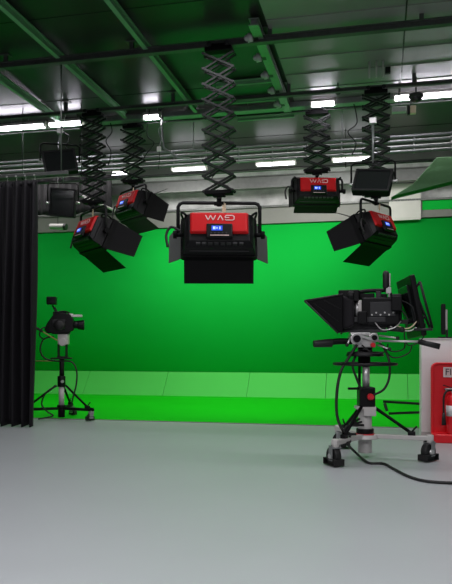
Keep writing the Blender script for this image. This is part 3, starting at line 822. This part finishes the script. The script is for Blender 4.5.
# loose signal leads at the back
for k, (pts, mm, l) in enumerate(((((.30,-.10,.06),(.38,-.16,.03),(.44,-.18,.05),(.50,-.14,.12)), 'tagpaper', 'cream lead'), (((.24,-.11,.05),(.33,-.15,.02),(.42,-.14,.01),(.48,-.16,.04)), 'white', 'white lead'),
                       (((.33,-.10,.22),(.40,-.15,.12),(.37,-.13,-.04),(.42,-.10,-.13),(.54,-.10,-.06),(.56,-.13,.08)), 'rubber', None), (((.34,-.10,.30),(.44,-.16,.24),(.47,-.15,.12),(.43,-.14,.03)), 'rubber', None),
                       (((.10,-.11,.09),(.17,-.16,.02),(.28,-.17,.04),(.34,-.12,.10)), 'silver', 'silvery lead'))):
    o = obj('signal_lead', MB().tube(catmull(pts,6), .006, 6), M[mm], t)
    if l: o['label'] = l

# long cable over the floor
pts = [loc_((-.20,-.27,.262)), loc_((-.205,-.315,.20))]
pts.append(W(347.5,444,6.28))
for x, y in ((355.5,457.5),(368,464),(383,465),(393,470),(407.6,477.5),(425,482.5),(452,484.5),(490,484)):
    p = FL(x, y); p.z = .013; pts.append(p)
pts[3].z = .05
cable('floor_cable', pts, .0125, 'thick black cable running from the near pedestal across the grey floor', None)

# ------------------------------------------------------------------ far camera at the left
base2 = W(61.5, 345, 10.05); base2.z = .004
t = thing('camera_pedestal', 'far camera pedestal at the left, standing beside the black curtain', 'camera pedestal', base2, YAW, 'camera pedestals')
for a in (-27, -160, 88):
    pedestal_leg(t, R(a), .56, .16, .045, .04, 'blackmatte', .052, .50, .48)
obj('lower_column', MB().cyl((0,0,.03),(0,0,.20),.05,n=24), M['blackmatte'], t)
obj('column_sleeve', MB().cyl((0,0,.20),(0,0,.50),.042,n=24), M['white_metal'], t)
obj('column_collar', MB().cyl((0,0,.17),(0,0,.21),.065,n=24), M['plastic'], t, bev=.006)
obj('valve_block', MB().cyl((0,0,.48),(0,0,.64),.058,n=24), M['plastic'], t, bev=.006)
obj('inner_column', MB().cyl((.005,0,.64),(.005,0,.92),.036,n=20), M['black'], t)
obj('cross_handle', MB().cyl((-.38,0,.86),(-.03,0,.86),.009,n=8), M['yellow'], t)
obj('steering_ring', MB().ring((0,0,.90),.15,.011,40,8).cyl((-.15,0,.90),(.15,0,.90),.008,n=8), M['black'], t)
obj('pressure_knob', MB().cyl((.03,-.05,.56),(.03,-.085,.56),.022,n=14), M['silver'], t)
obj('head_fork', MB().box((-.04,0,1.0),(.025,.08,.22)).box((.075,0,1.0),(.025,.08,.22)).box((.02,0,.91),(.15,.10,.04)), M['black'], t, bev=.004)
obj('pan_head', MB().box((.03,0,1.18),(.15,.12,.15)).cyl((.03,-.08,1.14),(.03,.08,1.14),.06,n=20), M['white_metal'], t, bev=.010)
pb = obj('pan_bar', MB().cyl((-.04,-.07,1.16),(-.30,-.17,1.33),.010,n=8), M['yellow'], t)
obj('grip', MB().cyl((-.24,-.147,1.29),(-.36,-.193,1.37),.018,n=12), M['rubber'], pb)
obj('loop_cable', MB().tube(catmull([(-.10,-.05,1.22),(-.24,-.08,1.18),(-.29,-.09,1.02),(-.22,-.08,.90),(-.05,-.06,.86),(.16,-.07,.85),(.24,-.08,.72),(.24,-.1,.52),(.20,-.12,.34),(.16,-.10,.20)],7), .012, 8), M['rubber'], t)
obj('loop_cable', MB().tube(catmull([(-.05,-.06,.50),(-.20,-.1,.40),(-.26,-.12,.24),(-.18,-.14,.13),(-.10,-.12,.06),(-.30,-.16,.02)],7), .012, 8), M['rubber'], t)
cp2 = base2 + Vector((0,0,1.2565))
t = thing('studio_camera', 'far studio camera aimed right, with raised viewfinder, beside the curtain', 'camera', cp2, YAW+R(8), 'studio cameras')
obj('mount_plate', MB().box((0,0,.008),(.26,.10,.016)), M['darkgrey'], t, bev=.003)
obj('side_grip', MB().ball((-.02,-.11,.13), .075, (1.2,.55,1.1)), M['rubber'], t)
obj('top_pack', MB().box((-.05,.0,.30),(.14,.10,.06)).box((.04,.02,.32),(.06,.05,.05)), M['plastic'], t, bev=.008)
bd = obj('body', MB().prism([(-.20,.012),(-.24,.06),(-.20,.16),(-.12,.27),(-.02,.315),(.12,.30),(.18,.22),(.18,.06),(.10,.012)], -.09, .09), M['plastic'], t, bev=.014, seg=3)
obj('side_panel', MB().box((-.03,-.094,.15),(.18,.010,.13)), M['darkgrey'], bd, bev=.006)
m = MB()
for k in range(5): m.cyl((-.09+.035*k,-.098,.12+.05*(k%2)),(-.09+.035*k,-.106,.12+.05*(k%2)),.008,n=10)
obj('button', m, M['silver'], bd)
ln = obj('lens', MB().cyl((.17,0,.14),(.24,0,.14),.055,.06,n=24).cyl((.24,0,.135),(.33,0,.135),.068,.075,n=24), M['plastic'], t, bev=.005)
obj('front_glass', MB().cyl((.328,0,.135),(.334,0,.135),.06,n=24), M['glass'], ln)
obj('matte_box_top', MB().box((.22,0,.27),(.16,.13,.035)).box((.12,0,.29),(.10,.05,.03)), M['silver'], t, bev=.005)
obj('top_handle', MB().tube(catmull([(-.10,0,.26),(-.08,0,.31),(.02,0,.335),(.10,0,.32),(.12,0,.28)],5), .014, 8), M['plastic'], t)
obj('viewfinder_arm', MB().cyl((-.06,0,.28),(-.13,0,.43),.014,n=10).cyl((-.04,-.03,.28),(-.09,-.03,.40),.008,n=8), M['darkgrey'], t)
vf = obj('viewfinder', MB().box((-.14,0,.49),(.14,.16,.11)).loft(-.10,(-.20,-.08,.435,.545),-.08,(-.21,-.07,.43,.55)), M['plastic'], t, bev=.008)
obj('viewfinder_screen', MB().box((-.14,-.102,.49),(.10,.006,.08)), M['offscreen'], vf)
obj('rear_cable', MB().tube(catmull([(-.21,-.02,.10),(-.28,-.04,.08),(-.31,-.05,-.02),(-.26,-.05,-.07)],6), .010, 8), M['rubber'], t)

# ------------------------------------------------------------------ white counter and what stands by it
X0, Yf, Yb, Hc = .475, 8.32, 8.72, 1.18
t = thing('white_counter', 'white counter at the right edge behind the red fire stand', 'counter', (X0+.75, (Yf+Yb)/2, 0))
obj('body', MB().box((0,0,Hc/2-.01),(1.5,.40,Hc-.02)), M['white'], t, bev=.006)
obj('top', MB().box((0,0,Hc-.01),(1.51,.41,.02)), M['white_metal'], t, bev=.004)
obj('plinth', MB().box((0,-.203,.04),(1.5,.008,.08)), M['white_metal'], t)
p = PY(445, 337, 8.5)
t = thing('desk_monitor', 'slim black monitor seen edge-on, standing on the white counter', 'monitor', (p.x, 8.52, Hc), R(-6))
obj('foot', MB().box((.0,0,.008),(.16,.20,.016)), M['plastic'], t, bev=.004)
obj('neck', MB().box((.025,0,.06),(.025,.06,.12)), M['darkgrey'], t, bev=.004)
sc = obj('screen_case', MB().box((-.015,0,.225),(.045,.30,.36)), M['plastic'], t, bev=.006)
obj('screen', MB().box((-.040,0,.225),(.006,.28,.33)), M['offscreen'], sc)
obj('rear_shell', MB().loft(-.12,(.006,.03,.1,.34),.12,(.006,.03,.1,.34)), M['white_metal'], t, bev=.005)

# black tubular trolley behind the counter
yq = 9.0
a0 = PY(383,401.5,yq); a1 = PY(384,411.5,yq)
t = thing('equipment_trolley', 'black tubular trolley standing behind the white counter', 'trolley', (a0.x+.75, yq, 0))
obj('rail', MB().cyl((-.75,0,a0.z),(.6,0,a0.z-.06),.017,n=10), M['black'], t)
obj('rail', MB().cyl((-.68,-.05,a1.z-.02),(.6,-.05,a1.z+.06),.017,n=10), M['black'], t)
obj('end_clamp', MB().bar((-.73,-.02,a0.z-.02),(-.70,-.05,a1.z+.01),.03,.03), M['darkgrey'], t, bev=.005)
for x in (-.05, .55):
    for yy in (-.12, .12):
        lg = obj('leg', MB().cyl((x,yy*.4,a0.z+.05),(x,yy,.05),.016,n=10), M['black'], t)
        obj('wheel', MB().cyl((x,yy-.012,.032),(x,yy+.012,.032),.032,n=16), M['rubber'], lg)

# red fire point stand
p = FL(432, 443)
wS, hS, dS = .64, .90, .26
t = thing('fire_point_stand', 'red moulded fire extinguisher stand in front of the white counter', 'fire stand', (p.x+wS/2, p.y+dS/2, 0))
out = [(x, z+hS/2) for x, z in rounded(wS, hS, .07, 6)]
inn = [(x, z+hS/2+.012) for x, z in rounded(wS-.06, hS-.06, .055, 6)]
obj('back_panel', MB().prism(out, dS/2-.09, dS/2-.03), M['firered'], t, bev=.01)
obj('front_rim', MB().rim(out, inn, dS/2-.12, dS/2-.09), M['firered'], t, bev=.008)
obj('base_tray', MB().prism(rounded(wS, dS, .07, 6), .0, .10, 'xy'), M['firered'], t, bev=.014, seg=3)
sg = obj('sign', MB().box((-wS/2+.30,dS/2-.105,.79),(.33,.008,.115)), M['whiteplate'], t, bev=.003)
obj('sign_field', MB().box((-wS/2+.30,dS/2-.1095,.79),(.31,.002,.095)), M['letter'], sg)
cu = bpy.data.curves.new('sign_lettering', 'FONT'); cu.body = 'FIRE'; cu.size = .105; cu.extrude = .001; cu.align_x = 'LEFT'; cu.align_y = 'CENTER'
cu.materials.append(M['signletter'])
tmp = bpy.data.objects.new('tmp', cu); COL.objects.link(tmp)
bpy.context.view_layer.update()
me = bpy.data.meshes.new_from_object(tmp.evaluated_get(bpy.context.evaluated_depsgraph_get()))
bpy.data.objects.remove(tmp); me.materials.clear(); me.materials.append(M['signletter'])
fo = bpy.data.objects.new('sign_lettering', me); COL.objects.link(fo); fo.parent = sg
fo.location = (-wS/2+.152, dS/2-.112, .79); fo.rotation_euler = (pi/2, 0, 0)
fo['label'] = 'dark lettering on the sign'
# extinguisher standing in the tray
t = thing('fire_extinguisher', 'red fire extinguisher with black hose standing in the red stand', 'fire extinguisher', (p.x+.235, p.y+.078, .1015))
obj('cylinder', MB().lathe((0,0,.0), [(.074,0),(.078,.012),(.078,.36),(.070,.405),(.045,.435),(.022,.445),(.022,.46)], 32), M['firered'], t)
obj('label_band', MB().lathe((0,0,.20), [(.0788,0),(.0788,.12)], 32), M['whiteplate'], t)
va = obj('valve', MB().cyl((0,0,.455),(0,0,.50),.022,n=16).box((-.03,0,.50),(.12,.022,.022)), M['silver'], t, bev=.003)
obj('lever', MB().bar((.02,0,.505),(-.11,0,.545),.022,.010).bar((.02,0,.50),(-.10,0,.495),.022,.010), M['black'], va, bev=.002)
obj('hose', MB().tube(catmull([(-.02,-.02,.49),(-.075,-.05,.48),(-.105,-.06,.42),(-.108,-.055,.30),(-.106,-.05,.22)],6), .012, 8), M['rubber'], t)
obj('nozzle', MB().cyl((-.106,-.05,.24),(-.106,-.05,.10),.016,.026,n=14), M['rubber'], t)

# ------------------------------------------------------------------ lights the studio has
def area(name, loc, rot, sx, sy, e, col=(1,.97,.95), spread=180):
    la = bpy.data.lights.new(name, 'AREA'); la.shape = 'RECTANGLE'; la.size = sx; la.size_y = sy; la.energy = e; la.color = col
    la.spread = R(spread)
    o = bpy.data.objects.new(name, la); COL.objects.link(o); o.location = loc; o.rotation_euler = rot
    return o
# rows of fluorescent fittings over the front of the studio (above and behind the viewpoint)
for yy, e in ((7.5, 115), (3.2, 105), (.2, 330)):
    area('fluorescent row', (-.9, yy, 4.7), (0,0,0), 8.1, .16, e, (.97,.95,1.0))
# cyclorama washers on the grid, aimed at the green
area('cyclorama washer', (-3.0, 12.5, 4.5), (R(55),0,0), 12.0,  .25, 62, (1,.98,.95), 150)
for px, e in ((168, 15), (322, 16)):
    area('cyclorama washer', (PZ(px, 12.7), 12.7, 4.35), (R(55),0,0), 1.2, .25, e, (1,.98,.95), 140)
area('cyclorama floor washer', (-3.0, 11.3, 4.5), (R(0),0,0), 12.0, .3, 74, (1,.98,.95), 120)

w = bpy.data.worlds.new('studio'); S.world = w; w.use_nodes = True
w.node_tree.nodes['Background'].inputs[0].default_value = (.5,.52,.55,1)
w.node_tree.nodes['Background'].inputs[1].default_value = .05

# ------------------------------------------------------------------ camera
cam = bpy.data.cameras.new('camera'); co = bpy.data.objects.new('camera', cam); COL.objects.link(co)
cam.sensor_fit = 'HORIZONTAL'; cam.sensor_width = 36; cam.lens = F/452*36
cam.shift_y = (HOR-292)/452
cam.clip_end = 100; cam.clip_start = .05
co.location = (0,0,EYE); co.rotation_euler = (pi/2, 0, YAW)
S.camera = co
S.view_settings.view_transform = 'Standard'; S.view_settings.look = 'None'
S.view_settings.exposure = 0.0; S.view_settings.gamma = 1.0; S.view_settings.use_curve_mapping = False
